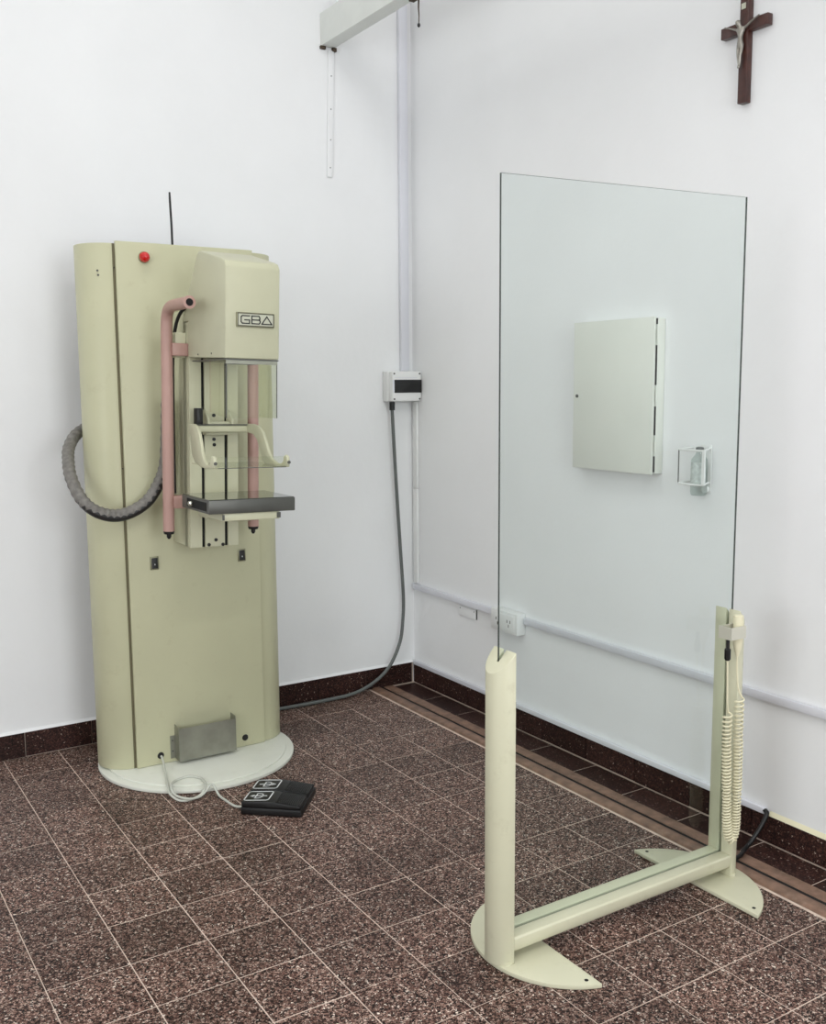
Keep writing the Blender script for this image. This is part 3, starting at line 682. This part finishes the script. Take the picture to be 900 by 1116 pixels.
# the silver figure: one continuous skinned body
def skin_figure():
    me = bpy.data.meshes.new('figure')
    k = .135
    P_ = [((0, 0, 0), .013), ((0, -.002, .022), .012), ((0, -.002, .045), .0145), ((-.001, -.003, .054), .009), ((-.003, -.008, .060), .012), ((-.005, -.010, .069), .014), ((-.006, -.010, .076), .009),
          ((.017, -.001, .051), .0055), ((.036, 0, .062), .0042), ((.058, .002, .072), .0035), ((.064, .002, .074), .0038),
          ((-.017, -.001, .051), .0055), ((-.036, 0, .060), .0042), ((-.058, .002, .070), .0035), ((-.064, .002, .072), .0038),
          ((.007, -.002, -.010), .009), ((.005, -.008, -.038), .0065), ((.002, -.004, -.066), .0048), ((.002, -.008, -.078), .0042),
          ((-.006, -.002, -.010), .009), ((-.003, -.007, -.038), .0065), ((-.002, -.003, -.066), .0048), ((-.002, -.007, -.078), .0042)]
    E_ = [(0, 1), (1, 2), (2, 3), (3, 4), (4, 5), (5, 6), (2, 7), (7, 8), (8, 9), (9, 10), (2, 11), (11, 12), (12, 13), (13, 14), (0, 15), (15, 16), (16, 17), (17, 18), (0, 19), (19, 20), (20, 21), (21, 22)]
    # local: x along -Y of the room, y outward (-X of the room)
    me.from_pydata([(p[1]*.9-.003, -p[0]*.98, .02+(p[2]-.02)*(.86 if p[2] < .02 else .9)) for p, r in P_], E_, [])
    o = bpy.data.objects.new('figure', me); COL.objects.link(o); o.parent = cr
    o.location = Vector((-.030, YC+.002, 2.383))-wloc(cr)
    sk = o.modifiers.new('skin', 'SKIN'); sk.use_smooth_shade = True
    for i, (p, r) in enumerate(P_): me.skin_vertices[0].data[i].radius = (r*.66, r*.66)
    me.skin_vertices[0].data[0].use_root = True
    sd = o.modifiers.new('sub', 'SUBSURF'); sd.levels = 2; sd.render_levels = 2
    me.materials.append(M['silver'])
    o['label'] = 'small silver figure with outstretched arms'
skin_figure()

# ------------------------------------------------------------------ glass screen on its stand
YG = -2.09
scr = thing('protective_glass_screen', (-.68, YG, 0), 'tall clear glass screen standing in a cream frame with two half-moon feet', 'glass screen')
XL, XR, HWY, DEP = -1.078, -.300, .042, .048
def dpost(xf_, sgn):
    """D outline: flat inner side at xf_, round side towards sgn, with the slot for the pane"""
    pts = [(xf_, YG-.0045), (xf_, YG-HWY)]
    for i in range(1, 24):
        a = math.pi*i/24
        pts.append((xf_+sgn*DEP*math.sin(a)**.85, YG-HWY*math.cos(a)))
    pts += [(xf_, YG+HWY), (xf_, YG+.0045), (xf_+sgn*.024, YG+.0045), (xf_+sgn*.024, YG-.0045)]
    return pts
def foot(xc, sgn, name='foot'):
    """half-moon plate: straight chord towards the middle, arc outwards"""
    pts = []; R = .238; h = .16; cx = xc-sgn*(R-h); a0 = math.asin(.2255/R)
    n = 40
    for i in range(n+1):
        a = -a0+2*a0*i/n
        if R-h > 0: pass
        pts.append((cx+sgn*R*math.cos(a), YG+.008+R*math.sin(a)))
    return pts
for xf_, sgn, cx in ((XL, -1, -.957), (XR, 1, -.400)):
    def top(p, xf_=xf_): return .786-abs(p[0]-xf_)*1.05
    B().prism(dpost(xf_, sgn), .0125, top).build('post', 'screen', scr, bevel=.0012, smooth=45)
    f_ = B().prism(foot(cx, sgn), .001, .012).build('foot', 'screen', scr, bevel=.0015)
    for dy in (-.195, .195):
        B().lathe([(.005, .0121), (.005, .0127)], (cx+sgn*.02, YG+.008+dy, 0), 14).build('bolt_hole', 'slot', f_)
    B().lathe([(.014, .0122), (.014, .020)], (xf_+sgn*.014, YG-.030, 0), 16).build('post_shoe', 'screen', scr)
bs = [(YG-.0045, .078), (YG-.038, .078), (YG-.0415, .074), (YG-.0415, .052), (YG-.036, .041), (YG-.02, .035), (YG+.02, .035), (YG+.036, .041), (YG+.0415, .052), (YG+.0415, .074), (YG+.038, .078), (YG+.0045, .078), (YG+.0045, .052), (YG-.0045, .052)]
B().prism(bs, XL+.0005, XR-.0005, 'x').build('cross_beam', 'screen', scr, bevel=.001, smooth=45)
B().box(XL+.001, XR-.001, YG-.0044, YG-.0032, .0525, .0768).build('slot_shade', 'slot', scr, smooth=0)  # black strip that paints the shade in the slot before the glass
gl = B()
x0, x1, y0, y1, zz0, zL, zR = -1.0985, -.2815, YG-.003, YG+.003, .0535, 1.871, 1.893
v_ = [(x0, y0, zz0), (x1, y0, zz0), (x1, y0, zR), (x0, y0, zL), (x0, y1, zz0), (x1, y1, zz0), (x1, y1, zR), (x0, y1, zL)]
gl.add(v_, [(0, 1, 2, 3), (5, 4, 7, 6)], 0)
gl.add(v_, [(3, 2, 6, 7), (0, 3, 7, 4), (1, 5, 6, 2), (0, 4, 5, 1)], 1)
gl.build('glass_pane', ['glass', 'glassedge'], scr, smooth=0, label='large clear glass pane with dark green edges')
# hand switch with clip and coiled cord on the right post
hs = B().lathe([(.010, .690), (.0125, .706), (.0135, .716), (.0140, .775), (.0135, .781), (.010, .783)], (-.330, -2.152, 0), 20).build('hand_switch', 'cream', scr, label='ivory hand switch')
B().lathe([(.0045, .668), (.0055, .675), (.0098, .6899)], (-.330, -2.152, 0), 14).build('strain_relief', 'cream', hs)
cl_ = B().box(-.380, -.322, -2.172, -2.169, .722, .756).box(-.380, -.377, -2.169, -2.128, .722, .756).box(-.377, -.300, -2.1355, -2.1325, .722, .756)
cl_.build('clip', 'clip', scr, label='bent steel clip')
B().lathe([(.006, .660), (.0085, .664), (.0085, .690), (.005, .694), (.005, .7155)], (-.362, -2.146, 0), 14).build('cord_grip', 'black', scr)
path = [(-.316, -2.156, .60)]
def coil(pts, r, turns_per_m, rw):
    """helix round a smoothed path"""
    pts = catmull([Vector(p) for p in pts], 60)
    out = []; ph = 0
    t0 = (pts[1]-pts[0]).normalized(); nrm = Vector((1, 0, 0)); nrm = (nrm-t0*nrm.dot(t0)).normalized()
    for i in range(len(pts)-1):
        d = pts[i+1]-pts[i]; t = d.normalized(); nrm = (nrm-t*nrm.dot(t)).normalized(); bi = t.cross(nrm)
        tp = turns_per_m(i/(len(pts)-1)); sub = max(1, int(d.length*tp*9))
        for s in range(sub):
            q = pts[i]+d*(s/sub); a = ph+2*math.pi*tp*d.length*s/sub
            out.append(q+(nrm*math.cos(a)+bi*math.sin(a))*r)
        ph += 2*math.pi*tp*d.length
    return out
cpath = [(-.324, -2.160, .550), (-.323, -2.160, .45), (-.321, -2.160, .30), (-.322, -2.160, .20), (-.327, -2.159, .160), (-.335, -2.157, .146), (-.344, -2.155, .160), (-.349, -2.152, .20), (-.352, -2.150, .30), (-.356, -2.148, .44), (-.356, -2.148, .51)]
hx = coil(cpath, .0115, lambda t: 55+75*math.sin(math.pi*t)**.6, .0022)
lead = catmull([Vector((-.330, -2.152, .668)), Vector((-.329, -2.153, .62)), Vector((-.325, -2.156, .575)), hx[0]], 5)
tail = catmull([hx[-1], Vector((-.356, -2.146, .54)), Vector((-.358, -2.146, .58)), Vector((-.362, -2.146, .665))], 5)
B().tube(lead[:-1]+hx+tail[1:], .0027, 6).build('coiled_cord', 'cream', scr, smooth=80, label='ivory coiled cord')
